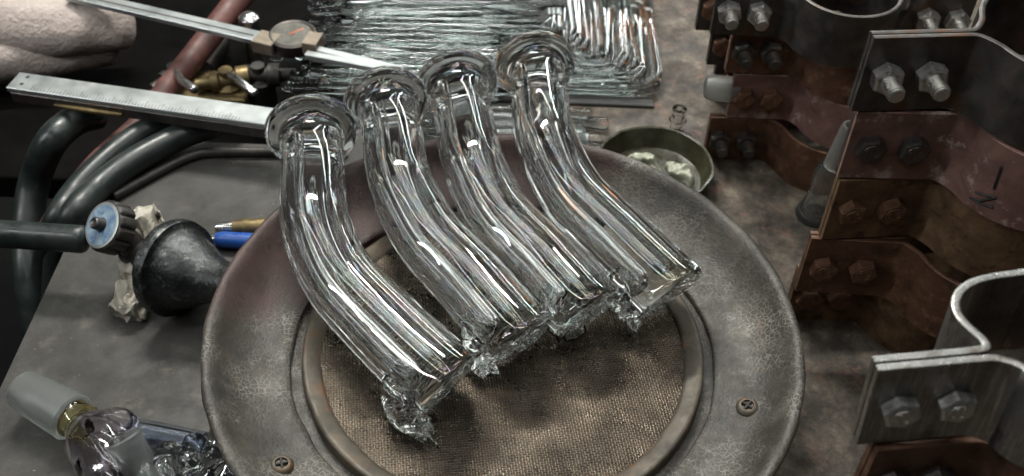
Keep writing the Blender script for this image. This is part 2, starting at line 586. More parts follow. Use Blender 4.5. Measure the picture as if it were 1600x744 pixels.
def wire_mesh():
    """woven wire cloth: every wire a thin strand passing over and under the crossing ones"""
    R, pit, rad, amp = 9.1, .130, .036, .031
    n = int(R / pit)
    vs, fs = [], []
    ca, sa = math.cos(.16), math.sin(.16)
    ang = [(PI / 2, 0), (PI / 2 + 2 * PI / 3, 1), (PI / 2 + 4 * PI / 3, 2)]
    for way in (0, 1):
        for i in range(-n, n + 1):
            c = i * pit
            m = int(math.sqrt(max(0, R * R - c * c)) / pit)
            if m < 2:
                continue
            j = np.arange(-m, m + 1)
            z = amp * np.where((i + j + way) % 2 == 0, 1, -1)
            jit = .012 * np.sin(j * .37 + i * 1.9) + .01 * np.sin(j * .11 + i)
            a, bq = (c + jit, j * pit) if way == 0 else (j * pit, c + jit)
            a = np.broadcast_to(a, j.shape).astype(float)
            bq = np.broadcast_to(bq, j.shape).astype(float)
            X, Y = a * ca - bq * sa, a * sa + bq * ca
            Z = 4.46 + z + .05 * np.sin(X * .55 + 1) * np.cos(Y * .48) + .02 * np.sin(X * 1.7 + Y)
            sx, sy = (ca, sa) if way == 0 else (-sa, ca)
            o = len(vs)
            ring = []
            for th, _ in ang:
                ring.append(np.stack([X + sx * rad * math.cos(th), Y + sy * rad * math.cos(th), Z + rad * math.sin(th)], 1))
            q = np.stack(ring, 1).reshape(-1, 3)
            vs.extend(q.tolist())
            for k in range(len(j) - 1):
                p = o + k * 3
                fs += [(p, p + 1, p + 4, p + 3), (p + 1, p + 2, p + 5, p + 4), (p + 2, p, p + 3, p + 5)]
    me = bpy.data.meshes.new('wire_mesh')
    me.from_pydata((np.array(vs) * CM).tolist(), [], fs)
    me.polygons.foreach_set('use_smooth', [True] * len(me.polygons))
    me.materials.append(M['wire'])
    o = bpy.data.objects.new('wire_mesh', me)
    COL.objects.link(o)
    o.parent = burner
    o['kind'] = 'stuff'


wire_mesh()
for (px, py, rot) in ((440, 729, .3), (1168, 637, .9)):
    c = at(px, py, 4.75)
    rr = math.hypot(c[0], c[1])
    c[2] = np.interp(rr, [10.2, 11.3, 12, 12.6, 13.1], [4.53, 4.62, 4.78, 5.1, 5.5]) - .04
    ax = unit((-c[0] * .012, -c[1] * .012, 1))
    g = G()
    g.lathe([(-.2, .5), (.08, .54), (.2, .46), (.24, .36), (.24, .3), (.14, .27), (.13, 0)], c, ax, seg=24)
    s = g.build('screw', M['ring'], burner)
    g = G()
    for q in (0, 1):
        d = np.array([math.cos(rot + q * PI / 2), math.sin(rot + q * PI / 2), 0])
        g.bar(c + ax * (.19 + .004 * q) - d * .3, c + ax * (.19 + .004 * q) + d * .3, .12, .13, ax, .02)
    g.build('cross_slot', M['black'], s)

# bell of the air mixer, neck, valve and knob
bc = at(278, 420, 2.7)                       # centre of the bell's wide rim
bax = unit((.86, -.45, .18))
g = G()
L = 4.6
g.lathe([(-.6, 2.0), (-.6, 2.55), (-.5, 2.70), (0, 2.72), (.14, 2.66), (.19, 2.40), (.35, 2.22), (1.1, 1.98), (1.8, 1.66), (2.5, 1.30),
         (3.4, 1.15), (3.8, 1.12), (4.4, 1.1), (6.2, 1.1), (6.2, .5), (3.4, .6), (1.0, 1.7)], bc, bax, seg=64, loop=True, wob=.06, wo=5)
g.build('mixer_bell', M['castiron'], burner, ang=50)
kc = at(160, 352, 4.6)
kax = unit(np.array([-.50, -.46, .74]))
vb = bc - bax * 2.6 + np.array([0, 0, .2])
g = G()
g.sweep([bc + bax * .3, bc - bax * 1.2, vb, vb - bax * 1.0], [.9, .9, .85, .8], 20)
g.sweep([vb - bax * .4, kc - kax * 1.1], [.75, .7], 20)
g.lathe([(0, 1.15), (.5, 1.15), (.6, 1.05), (.6, 0)], bc - bax * 1.5, bax, seg=6)
valve = g.build('valve_body', M['soot'], burner)
g = G()
pk = Path([kc - kax * 1.25, kc])
kn = []
for s, r in ((0, .9), (.1, 1.2), (.2, 1.45), (1.05, 1.45), (1.2, 1.36), (1.25, 1.25)):
    kn.append(pk.ring(s, r, 60, fl=(lambda a, s_: 1 - .09 * (np.cos(a * 12) > .35)) if .15 < s < 1.1 else None))
g.rings(kn)
kno = g.build('knob', M['soot'], burner)
g = G()
g.lathe([(-.02, 0), (-.02, 1.26), (.04, 1.29), (.06, 1.2), (.06, 0)], kc, kax, seg=40)
g.build('knob_bezel', M['caliper'], kno)
g = G()
g.lathe([(.05, 0), (.05, 1.12), (.075, 1.12), (.075, 0)], kc, kax, seg=40)
g.build('knob_label', M['bluelabel'], kno)
g = G()
g.lathe([(.05, 0), (.05, .42), (.2, .36), (.55, .33), (.62, .26), (.56, .18), (.56, 0)], kc, kax, seg=24)
g.build('spindle', M['darksteel'], kno)

# ------------------------------------------------------------------ four bent glass tubes
GL = 'four bent clear glass tubes on the burner'


def glass_tube(label, axis, r0, r1, flange, stub, seedo, end_tilt):
    pts = [at(*q) for q in axis]
    pa = Path(crom(pts, 24))
    Lt = pa.len
    base = (pts[-1][0], pts[-1][1], 4.6)
    t = thing('bent_glass_tube', label, 'glass tube', base, GL)
    seg = 168
    on = lambda s: min(1, max(0, (s - 1.5) / 1.5))
    fl = lambda a, s: 1 + on(s) * .010 * np.cos(5 * a + seedo) + .012 * np.sin(2 * a + s * .15 + seedo)
    fli = lambda a, s: 1 + .030 * np.cos(6 * a + seedo) + .010 * np.sin(14 * a) + .012 * np.sin(2 * a + s * .12)
    F = flange
    outer = [(-.42, 0), (-.42, F * .3), (-.40, F * .6), (-.33, F * .82), (-.2, F * .95), (0, F), (.2, F * .985),
             (.34, F * .93), (.42, F * .85), (.5, F * .77), (.66, r0 * 1.12), (.95, r0 * 1.03), (1.5, r0)]
    rad = lambda s: r0 + (r1 - r0) * min(1, max(0, (s - 1.5) / (Lt * .7)))
    ss = np.linspace(1.5, Lt - .34, 46)[1:]
    outer += [(s, rad(s)) for s in ss] + [(Lt - .2, r1 * .99), (Lt - .09, r1 * .955), (Lt - .02, r1 * .89), (Lt, r1 * .82)]
    th = .36
    def rg(s, r, f):
        if r < 1e-6:
            return pa.frame(s)[0]
        q = pa.ring(s, r, seg, fl=f)
        if s > Lt - 1.2:
            c, tt, up, sd = pa.frame(s)
            k = (s - Lt + 1.2) / 1.2
            d = (q - c) @ sd
            u = (q - c) @ up
            q = q + np.outer(k * (end_tilt * d + .36 * u + .02 * np.sin(d * 1.8 + seedo) + .012 * np.sin(u * 2.6 + d * 2 + seedo)), tt)
        return q
    g = G()
    g.rings([rg(s, r, fl if s > 1.2 else None) for s, r in outer] + [rg(s, r, None) for s, r in ((Lt, r1 * .7), (Lt, r1 * .4), (Lt, 0))])
    g.orient(1)
    # hollow channels inside the glass: inside-out shells of the same body
    chans = [(-.68, .02, (.40, .50), .62, Lt - 1.35), (.68, .02, (.40, .60), .60, Lt - 1.5), (-.02, -.78, (.16, .22), Lt * .36, Lt - 1.75), (-.05, .82, (.14, .22), Lt * .28, Lt - 1.2)]
    rr = random.Random(int(seedo * 10))
    for k in range(3):                       # fine air lines drawn out lengthwise
        a_ = rr.uniform(0, 2 * PI)
        q_ = rr.uniform(.75, 1.32)
        x_, y_ = q_ * math.cos(a_), q_ * math.sin(a_)
        if all(math.hypot(x_ - c[0], y_ - c[1]) > max(c[2]) + .12 for c in chans):
            w_ = rr.uniform(.045, .08)
            chans.append((x_, y_, (w_, w_), rr.uniform(.9, 2.5) if k % 2 else Lt * rr.uniform(.25, .5), Lt * (rr.uniform(.55, .75) if k % 2 else .82)))
    for ox, oy, (ra, rb), s0, s1 in chans:
        h = G()
        ri = ra
        sg2 = 28 if ri > .1 else 8
        n_ = 56
        cen = lambda s: pa.frame(s)[0] + (pa.frame(s)[3] * ox + pa.frame(s)[2] * oy) * (r0 / 1.6)
        mk = lambda s, r: pa.ring(s, r, sg2, off=(ox * r0 / 1.6, oy * r0 / 1.6), fl=(lambda a, s_: 1 + .05 * np.cos(2 * a + s_ * .2 + ox)) if ri > .1 else None) if r > 1e-6 else cen(s)
        taper = 1.0 if s0 < 1 else 3.2           # the late starting ones open slowly, as a long oval
        pr = [(s0 - ri * .9 * taper, 0)] + [(s0 - ri * .9 * taper * (1 - u), ri * math.sin(u * PI / 2) ** .8) for u in (.12, .3, .5, .7, .87)]
        pr += [(s, ra + (rb - ra) * (3 - 2 * u) * u * u) for s in np.linspace(s0, s1, n_) for u in ((s - s0) / (s1 - s0),)]
        ri = rb
        pr += [(s1 + ri * .45, ri * .88), (s1 + ri * .78, ri * .6), (s1 + ri * .95, ri * .25), (s1 + ri, 0)]
        h.rings([mk(s, r) for s, r in pr])
        h.orient(-1)
        g.add(h.v, h.f)
    RECALC[0] = False
    g.build('body', M['glass'], t, ang=70)
    RECALC[0] = True
    # broken side arm near the open end
    kind, sp, rads = stub
    P = crom([at(*q) for q in sp], 8)
    ps = Path(P)
    n = 26
    st = []
    for k in range(n + 1):
        u = k / n
        r = np.interp(u, np.linspace(0, 1, len(rads)), rads)
        if kind == 'ribbed':
            r *= 1 + .08 * math.sin(u * 30)
        st.append((u * ps.len, r))

    def sr(s, r, seg2=52, jag=0.0):
        q = ps.ring(s, r, seg2)
        c, tt, up, sd = ps.frame(s)
        out = []
        for p in q:
            d = p - c
            e = nz(p, .8, seedo) * .14 * r + ((.06 if kind == 'ribbed' else .015) * r * math.sin(9 * s + 2 * math.atan2(d @ up, d @ sd)) + .012 * r * math.sin(3 * math.atan2(d @ up, d @ sd) + 2 * s) if kind != 'smooth' else 0)
            p = p + unit(d) * e
            if jag:
                a = math.atan2(d @ up, d @ sd)
                p = p + tt * jag * (max(0, math.sin(2.5 * a + seedo)) ** 3 + .25 * nz((math.cos(a), math.sin(a), seedo), 1.1))
            out.append(p)
        return np.array(out)
    g = G()
    w_ = .10
    js = {'hook': 1.0, 'ribbed': .3, 'smooth': .05, 'jagged': .9}[kind]
    rs = [sr(s, r, jag=js * max(0, (s / ps.len - .7) / .3) ** 2) for s, r in st]
    if kind == 'smooth':
      rs += [sr(s, max(.05, r - w_), jag=js * max(0, (s / ps.len - .7) / .3) ** 2 * .8) for s, r in st[::-1]]
    if kind != 'smooth':
        e_ = rs[-1].mean(0)
        rs = [rs[0].mean(0)] + rs + [e_]
    g.rings(rs)
    g.build('broken_side_arm', M['glass'], t, ang=70)
    return t


glass_tube('bent clear glass tube nearest the black bell, with a pointed broken hook at its end',
           [(487, 205, 8.25), (490, 260, 8.2), (493, 345, 7.85), (528, 430, 7.1), (603, 512, 6.6), (701, 606, 6.45)], 1.60, 1.88, 2.52,
           ('hook', [(648, 570, 6.2), (632, 612, 5.8), (640, 650, 5.4), (662, 676, 5.1)], [.55, 1.1, .95, .25]), .4, .10)
glass_tube('second bent glass tube from the bell, its broken side arm ribbed like a screw',
           [(603, 158, 8.25), (612, 205, 8.2), (626, 285, 7.85), (668, 367, 7.1), (736, 440, 6.6), (818, 536, 6.45)], 1.60, 1.85, 2.40,
           ('ribbed', [(770, 480, 6.2), (752, 520, 5.9), (750, 555, 5.6), (762, 580, 5.4)], [.5, .95, .85, .45]), 2.1, .06)
glass_tube('third bent glass tube from the bell, its side arm a smooth round lobe',
           [(715, 130, 8.25), (722, 170, 8.2), (738, 250, 7.85), (778, 335, 7.1), (846, 408, 6.6), (922, 492, 6.5)], 1.60, 1.85, 2.38,
           ('smooth', [(870, 450, 6.3), (875, 478, 6.1), (888, 503, 5.9), (898, 522, 5.8)], [.6, .95, .95, .6]), 3.3, .04)
glass_tube('bent glass tube farthest from the bell, its side arm jagged, end resting on steel ring',
           [(836, 101, 8.25), (843, 142, 8.2), (851, 210, 8.05), (892, 300, 7.3), (963, 374, 6.9), (1052, 462, 6.8)], 1.60, 1.85, 2.42,
           ('jagged', [(985, 425, 6.5), (975, 455, 6.1), (983, 485, 5.7), (992, 510, 5.4)], [.55, .95, .8, .25]), 5.2, .05)

# ------------------------------------------------------------------ pipe clamps
def band_profile(Lw, R, omega=False, xcen=None):
    """plan of one half: ear, flare, half circle, flare, ear (y < 0)"""
    if omega:
        half = [(0, 0), (1.7, 0), (Lw - .1, 0), (Lw + .2, -.06), (Lw + .22, -.36), (Lw, -.8), (Lw - .18, -1.3), (Lw - .16, -1.8), (Lw + .1, -2.3), (Lw + .6, -2.68), (Lw + 1.3, -2.88), (xcen, -2.95)]
    else:
        xc, yc, a0 = Lw + .9 + R, 0, 13
        pre = [(0, 0), (Lw * .5, 0), (Lw, 0), (Lw + .4, -.05)]
    if omega:
        xc, pre, arc = xcen, half, []
    else:
        arc = [(xc + R * math.cos(math.radians(a)), yc - R * math.sin(math.radians(a))) for a in range(180 - a0, a0 - 1, -10)]
    post = [(2 * xc - x, y) for x, y in pre[::-1]]
    P = np.array(pre + arc + post)
    for _ in range(2):
        Q = [P[0]]
        for a, b2 in zip(P[:-1], P[1:]):
            Q += [a * .75 + b2 * .25, a * .25 + b2 * .75]
        Q.append(P[-1])
        P = np.array(Q)
    return P


def band(P, th, h, sgn):
    t = np.gradient(P, axis=0)
    t /= np.linalg.norm(t, axis=1)[:, None]
    nrm = np.stack([-t[:, 1], t[:, 0]], 1)
    A, B = P + nrm * th * .5, P - nrm * th * .5
    g = G()
    bv = .03
    rs = []
    for k in range(len(P)):
        a, c = A[k], B[k]
        m1, m2 = a + (c - a) * .18, a + (c - a) * .82
        q = [(a[0], a[1], bv), (m1[0], m1[1], 0), (m2[0], m2[1], 0), (c[0], c[1], bv), (c[0], c[1], h - bv), (m2[0], m2[1], h), (m1[0], m1[1], h), (a[0], a[1], h - bv)]
        rs.append([(x, sgn * (y - th * .55 - .02), z) for x, y, z in q])
    return g.rings(rs)


def bolt_mesh(threaded):
    g = G()
    if not threaded:
        g.hexp((0, 0, 0), (0, -1, 0), .72, .52, rot=.25)
        g.lathe([(.5, .44), (.545, .42), (.545, 0)], ax=(0, -1, 0), seg=20)
        for q in range(6):
            a = q * PI / 3 + .3
            g.bar((.27 * math.cos(a), -.55, .27 * math.sin(a)), (.30 * math.cos(a + .45), -.55, .30 * math.sin(a + .45)), .06, .05, (0, -1, 0), .01)
    else:
        g.hexp((0, 0, 0), (0, -1, 0), .72, .58, rot=.45)
        pr = [(.5, .38)]
        for q in range(12):
            pr += [(.58 + q * .075, .40), (.615 + q * .075, .34)]
        pr += [(1.5, .36), (1.55, .3), (1.55, 0)]
        g.lathe(pr, ax=(0, -1, 0), seg=20)
    return g


def make_proto(kind, Lw, R, th, h, threaded, xb):
    root = thing('pipe_clamp', '', 'pipe clamp', (0, 0, 0))
    band(band_profile(Lw, R), th, h, 1).build('front_band', M['rust'], root, ang=40)
    band(band_profile(Lw, 2.7, True, Lw + .9 + R) if kind == 'new' else band_profile(Lw, R), th, h, -1).build('rear_band', M['rust'], root, ang=40)
    xe = 2 * (Lw + .9 + R)
    for x in (*xb, xe - xb[0], xe - xb[1]):
        for sg in (1, -1):
            if sg == -1 and x > Lw:
                continue
            o = bolt_mesh(threaded if sg == 1 else False).build('bolt', M['bolt'], root, base=(0, 0, 0), ang=30)
            o.location = Vector((x, -(th * 1.05 + .03) * sg, h * .5)) * CM
            o.scale = (.87,) * 3 if kind == 'new' else (1, 1, 1)
            o.rotation_euler = (0, random.uniform(-.5, .5) if sg == 1 else 0, 0 if sg == 1 else PI)
            if threaded and sg == 1:
                o.name = 'threaded_bolt'
    return root


KINDS = {'tall_nut': (4.3, .26, 3.9, True, (1.0, 3.0)), 'tall': (4.3, .26, 3.9, False, (1.0, 3.0)),
         'new': (3.3, .26, 3.9, False, (1.0, 2.75)), 'squat': (3.3, .26, 3.9, False, (.95, 2.5)), 'low_nut': (3.5, .24, 3.34, True, (.8, 2.5)), 'low': (3.5, .24, 3.34, False, (.8, 2.5)), 'short': (3.5, .26, 3.9, False, (.9, 2.6))}
protos = {}


def clamp(kind, R, p0, p1, zpix, zbot, label, group, bm, bo, bm2=None):
    if (kind, R) not in protos:
        Lw, th, h, thr, xb = KINDS[kind]
        root = protos[kind, R] = make_proto(kind, Lw, R, th, h, thr, xb)
        ch = children(root)
    else:
        src = protos[kind, R]
        root = src.copy()
        COL.objects.link(root)
        ch = []
        for c in children(src):
            if c.name.startswith('marker'):
                continue
            d = c.copy()
            COL.objects.link(d)
            d.parent = root
            ch.append(d)
    a, c2 = at(*p0, zpix), at(*p1, zpix)
    root.location = Vector((a[0], a[1], zbot)) * CM
    root.rotation_euler = (0, 0, math.atan2(c2[1] - a[1], c2[0] - a[0]))
    root['label'] = label
    root['group'] = group
    root['category'] = 'pipe clamp'
    for d in ch:
        s = d.material_slots[0]
        s.link = 'OBJECT'
        n = d.name
        s.material = bo if 'bolt' in n else (bm2 if bm2 and n.startswith('rear') else bm)
    return root


GA, GB, GC = 'pipe clamps stacked behind the ash dish', 'pipe clamps in the middle stack', 'pipe clamps in the front stack'
R_, O_, D_, P_, S_ = M['rust'], M['orangerust'], M['darksteel'], M['primer'], M['steel']
# middle stack, from the top
cB1 = clamp('tall_nut', 3.7, (1364, 50), (1520, 46), 20, 16.0, 'dark pipe clamp with protruding threaded bolts, topmost of the middle stack', GB, D_, M['bolt'])
cB2 = clamp('tall', 3.6, (1340, 166), (1500, 170), 16, 12.0, 'dark reddish pipe clamp with black marker strokes, second in the middle stack', GB, P_, M['darksteel'], D_)
cB3 = clamp('tall', 3.9, (1311, 274), (1450, 268), 12, 8.0, 'brown pipe clamp with orange rusty band, third in the middle stack', GB, O_, R_)
cB4 = clamp('tall', 3.2, (1268, 364), (1410, 372), 8, 4.0, 'brown rusty pipe clamp, second from the bottom of the middle stack', GB, R_, R_)
cB5 = clamp('short', 2.8, (1248, 416), (1390, 418), 4, 0.0, 'rusty pipe clamp in shadow on the bench, lowest of the middle stack', GB, O_, R_)
# front stack
cC1 = clamp('new', 1.75, (1366, 562), (1500, 557), 20, 16.0, 'bare new steel pipe clamp with stamped hex bolts, topmost of the front stack', GC, S_, M['bolt'])
_a = cC1.rotation_euler[2]
cC1.location += Vector((math.cos(_a), math.sin(_a), 0)) * .0042
cC1.location.z -= .0005
cC1.rotation_euler = (0, math.radians(-5.0), _a)
for i, (z, m, lab) in enumerate(((12, R_, 'rusty pipe clamp right under the new bare steel one'), (8, O_, 'orange rusty pipe clamp, third down in the front stack'),
                                 (4, R_, 'brown pipe clamp, fourth down in the front stack'), (0, D_, 'dark pipe clamp on the bench, lowest of the front stack'))):
    px = 1368 - i * 2
    clamp('squat', 1.75, (px, 690), (px + 140, 677), 16, z, lab, GC, m, M['darksteel'] if i == 0 else R_)
# back stack
clamp('low_nut', 2.9, (1109, 50), (1210, 54), 10.2, 10.2, 'dark steel pipe clamp with two nuts, topmost of the back stack', GA, D_, M['bolt'])
clamp('low_nut', 3.1, (1132, 110), (1220, 112), 6.8, 6.8, 'reddish brown pipe clamp, second in the back stack', GA, R_, M['darksteel'], P_)
clamp('low', 3.2, (1134, 180), (1220, 183), 3.4, 3.4, 'brown pipe clamp beside the frosted glass stub, third in the back stack', GA, P_, R_)
clamp('low_nut', 3.4, (1098, 243), (1190, 246), 0, 0.0, 'dark rusty pipe clamp with two nuts on the bench, lowest of the back stack', GA, R_, M['darksteel'])
GD = 'pipe clamps behind the back stack'
clamp('low', 2.8, (1086, 44), (1150, 46), 6.8, 6.8, 'dark clamp mostly hidden behind the back stack, top of its pile', GD, D_, R_)
clamp('low', 2.8, (1103, 98), (1163, 100), 3.4, 3.4, 'dark clamp mostly hidden behind the back stack, middle of its pile', GD, D_, R_)
clamp('low', 2.8, (1108, 152), (1168, 154), 0, 0.0, 'dark clamp mostly hidden behind the back stack, bottom of its pile', GD, D_, R_)


def on_band(root, x0, pts, kind_h, th=.26, R=3.6, Lw=4.3):
    """local point on the front face of a band: angle (deg) and height (cm)"""
    xc = Lw + .9 + R
    return [(xc + (R + .17) * math.cos(math.radians(a)), -(R + .17) * math.sin(math.radians(a)) - th * .55 - .02, h) for a, h in pts]


for strokes in ([(138, 2.9), (136.5, 1.7)], [(147, 1.0), (140, 1.15), (133, 1.3), (141, .75), (149, .55), (141, .6), (132, .75)]):
    g = G()
    pts = [np.array(p) for p in on_band(cB2, 0, strokes, 3.9)]
    for a, c in zip(pts[:-1], pts[1:]):
        mid = [a + (c - a) * k / 4 for k in range(5)]
        g.sweep([p + np.array([0, 0, 0]) for p in mid], .055, 6)
    g.build('marker_stroke', M['marker'], cB2, base=(0, 0, 0))

# ------------------------------------------------------------------ hoses and gas fittings at the left
def hose(label, pts, r, m, sm=8, name='rubber_hose'):
    g = G()
    g.sweep([at(*p) for p in pts], r, 20, sm=sm)
    return tag(g.build(name, m), label, 'hose')


hose('dark green rubber hose pushed onto the blue labelled valve', [(-60, 362, 3.4), (10, 366, 3.4), (70, 370, 3.4), (128, 374, 3.4)], .78, M['rubber'])
hose('thick dark hose looping down past the bench edge, leftmost of the three', [(152, 178, 1.0), (118, 188, 1.2), (80, 222, 1), (55, 280, -2), (44, 350, -4), (46, 430, -6), (60, 520, -9)], 1.0, M['rubber'])
hose('dark rubber hose between the red hose and the nearest dark hose', [(262, 192, 1.4), (220, 208, 1.5), (170, 245, 1.4), (120, 295, 1.0), (88, 345, .5), (70, 400, -4), (66, 470, -8)], .75, M['rubber'])
hose('dark rubber hose with pale highlight lying nearest the grey bench', [(334, 196, 1.4), (285, 212, 1.4), (215, 248, 1.3), (155, 292, 1.0), (112, 340, .8), (92, 395, -3), (86, 470, -7)], .85, M['rubber'])
hose('long reddish brown rubber hose crossing under both calipers', [(395, -30, 1.2), (355, 22, .5), (300, 92, -.6), (262, 138, -1.2), (215, 196, -.4), (150, 255, .2), (95, 325, -.5), (70, 370, -4), (66, 430, -8)], [.95, .95, .9, .85, .7, .65, .6, .6, .6], M['redhose'])
for (p, q, lab, r) in (((140, 172, 1.1), (192, 158, 1.3), 'ribbed steel hose tail on the leftmost dark hose', .5),
                       ((256, 190, 1.5), (300, 172, 1.6), 'steel hose tail on the middle dark hose', .42),
                       ((328, 196, 1.5), (372, 182, 1.6), 'dark hose tail on the dark hose nearest the bench', .5)):
    a, c = at(*p), at(*q)
    Lh = np.linalg.norm(c - a)
    pr = [(0, 0), (0, r * .8)]
    n = int(Lh / .3)
    for k in range(n):
        pr += [(k * .3 + .02, r), (k * .3 + .24, r * .78)]
    pr += [(Lh, r * .9), (Lh, 0)]
    g = G()
    g.lathe(pr, a, c - a, seg=20)
    tag(g.build('hose_tail', M['darksteel']), lab, 'hose fitting', 'hose tails under the steel rule')

# torch valves on the dark shelf
def valve_thing(px, py, z, ang, label, m, lever):
    c = at(px, py, z)
    t = thing('gas_valve', label, 'valve', (c[0], c[1], -4), 'gas valves on the dark shelf')
    d = np.array([math.cos(ang), math.sin(ang), 0])
    g = G()
    g.lathe([(-2.2, 0), (-2.2, .45), (-1.2, .5), (-1.2, .75), (-.7, .8), (-.5, .62), (.6, .62), (.7, .85), (1.5, .85), (1.5, .5), (2.6, .45), (2.6, 0)], c, d, seg=24)
    g.lathe([(z and -(z + 4), 1.1), (-.4, 1.0), (0, .5), (.9, .5), (.9, 0)], c, (0, 0, 1), seg=20)
    g.build('body', m, t)
    if lever is not None:
        la, lb = at(*lever[0]), at(*lever[1])
        g = G()
        g.sweep([c + np.array([0, 0, .6]), la, lb], [.25, .28, .32], 12)
        g.build('lever', M['chrome'], t)
    return t


valve_thing(355, 125, -1.0, .35, 'brass gas valve with bright chrome lever behind the steel rule', M['brass'], ((368, 122, -.2), (398, 146, -.4)))
valve_thing(275, 118, -1.2, 1.0, 'dark gas valve with short chrome lever beside the red hose', M['soot'], ((284, 126, .2), (304, 140, .3)))
valve_thing(405, 118, -1.0, .1, 'black gas valve under the dial caliper', M['soot'], None)
g = G()
g.box(-25.5, -19.2, 27.0, 30.4, -4, -1.6, .15)
tag(g.build('brass_block', M['brass']), 'tarnished yellow green brass block behind the steel rule', 'brass block')
g = G()
g.lathe([(0, 0), (0, .8), (3.4, .8), (3.5, .7), (3.7, .7), (3.8, .4), (4.6, .4), (4.6, 0)], at(318, 108, -2.8), unit(at(352, 55, -2.8) - at(318, 108, -2.8)), seg=20)
tag(g.build('torch_barrel', M['darksteel']), 'dark steel torch barrel lying beside the red hose', 'torch')
g = G()
g.lathe([(-4, .7), (-.6, .6), (0, .8), (.5, .75), (.8, .4), (.85, 0)], at(390, 36, .6), (0, 0, 1), seg=24)
tag(g.build('chrome_button', M['chrome']), 'rounded chrome push button behind the dial caliper', 'button')
for (px, py, rr, lab) in ((272, 4, .45, 'small yellow brass nut nearest the towel, behind the dial caliper'), (294, 10, .5, 'small yellow brass nut beside the red hose top')):
    c = at(px, py, -3.2)
    g = G()
    g.hexp((c[0], c[1], -4), (0, 0, 1), rr * 1.5, 1.1)
    tag(g.build('brass_nut', M['brass']), lab, 'nut', 'brass nuts at the back')

# steel rule / slide caliper
a, c = at(22, 128, 3.4), at(500, 196, 3.4)
ca = thing('slide_caliper', 'long flat satin steel slide caliper lying across the hoses', 'caliper', (a[0], a[1], 2))
g = G()
g.bar(a, c, 1.7, .35)
g.build('beam', M['caliper'], ca)
g = G()
g.bar(a + np.array([.05, -.75, -.55]), a + (c - a) * .97 + np.array([0, -.75, -.55]), .3, .75)
g.build('lower_rail', M['darksteel'], ca)
u = unit(c - a)
nn = np.array([-u[1], u[0], 0])
for q in (.45, -.3):
    g = G()
    p = a + u * .75 + nn * q
    g.lathe([(.12, 0), (.12, .13), (.182, .13), (.182, 0)], p, (0, 0, 1), seg=14)
    g.build('pin_hole', M['black'], ca)
g = G()
for k in range(64):
    s = 1.6 + k * .22
    ln = .32 if k % 5 else .55
    p = a + u * s - nn * .82
    g.bar(p + np.array([0, 0, .176]), p + nn * ln + np.array([0, 0, .176]), .03, .01, bv=.002)
g.build('graduations', M['marker'], ca, kind='stuff')
g = G()
g.sweep([a + u * 3 + np.array([0, -1.0, -.6]), a + u * 5.5 + np.array([0, -1.05, -.6]), a + u * 7.5 + np.array([0, -1.0, -.6])], [.12, .2, .13], 10)
g.build('depth_blade', M['brass'], ca)

# dial caliper
a, c = at(110, -8, 3.0), at(418, 63, 3.0)
dc = thing('dial_caliper', 'dial caliper with round face lying beyond the glass tubes', 'caliper', (c[0], c[1], 2))
g = G()
g.bar(a, c, 1.15, .4)
g.build('beam', M['caliper'], dc)
u = unit(c - a)
nn = np.array([-u[1], u[0], 0])
g = G()
g.bar(a + u * .4 - nn * .1 + np.array([0, 0, .205]), c - u * 1.0 - nn * .1 + np.array([0, 0, .205]), .12, .02, bv=.004)
g.build('groove', M['soot'], dc)
dcen = at(457, 54, 3.4)
g = G()
g.lathe([(-.9, 0), (-.9, 1.5), (-.75, 1.6), (.05, 1.62), (.12, 1.5), (.06, 1.36), (.02, 1.34), (.02, 0)], dcen, (0, -.05, 1), seg=48)
dial = g.build('dial_case', M['darksteel'], dc)
g = G()
g.lathe([(.025, 0), (.025, 1.33), (.05, 1.33), (.05, 0)], dcen, (0, -.05, 1), seg=40)
g.build('dial_face', pm('grey_dial_face', (.085, .08, .068), (.16, .15, .128), 80, (.15, .3)), dial)
g = G()
g.bar(dcen + np.array([-.2, -.1, .07]), dcen + np.array([.7, .75, .07]), .08, .03, bv=.005)
g.build('needle', pm('orange_needle', (.6, .10, .02), (.8, .18, .03), 80), dial)
g = G()
g.bar(c - u * .6 - nn * .3, c + u * .9 - nn * .3, 1.5, .9)
g.bar(dcen + u * 1.3 - nn * .5, dcen + u * 2.3 - nn * .4, 1.5, .9)
g.build('slide_block', pm('tan_slide', (.17, .14, .105), (.30, .25, .19), 60, (.4, .6), .4), dc)
for q, lab in ((.32, 0), (-.42, 1)):
    g = G()
    p0, p1 = at(500, 84 , 3.2), at(628, 112, 3.2)
    d = unit(p1 - p0)
    m_ = np.array([-d[1], d[0], 0])
    g.bar(p0 + m_ * q - d * .8, p1 + m_ * q * .35, .52, .4)
    g.build('jaw', M['caliper'], dc)

# towel
g = G()
for pts, r, sq in (([(-110, 40, .2), (-20, 38, .4), (90, 45, .4), (192, 40, .2)], [2.6, 2.6, 2.3, 1.75], 1), ([(-110, 98, -1.4), (-20, 92, -1.3), (70, 82, -1.3), (170, 70, -1.4)], [2.0, 2.0, 1.8, 1.45], 1)):
    k = G()
    k.sweep([at(*p) for p in pts], r, 40, sm=12)
    off = sum(map(ord, str(r)))
    k.map(lambda p: np.array(p) + np.array([nz(p, .35, off), nz(p, .35, off + 5), nz(p, .35, off + 9)]) * .3 + np.array([0, 0, 1]) * (nz(p, 2.2, off) * .10 + nz(p, 5.0, off) * .06))
    g.add(k.v, k.f)
zmin = min(p[2] for p in g.v)
g.map(lambda p: (p[0], p[1], max(p[2], -3.98)))
tag(g.build('folded_towel', M['towel'], ang=180), 'folded greyish pink terry towel lying beyond the hoses', 'towel')

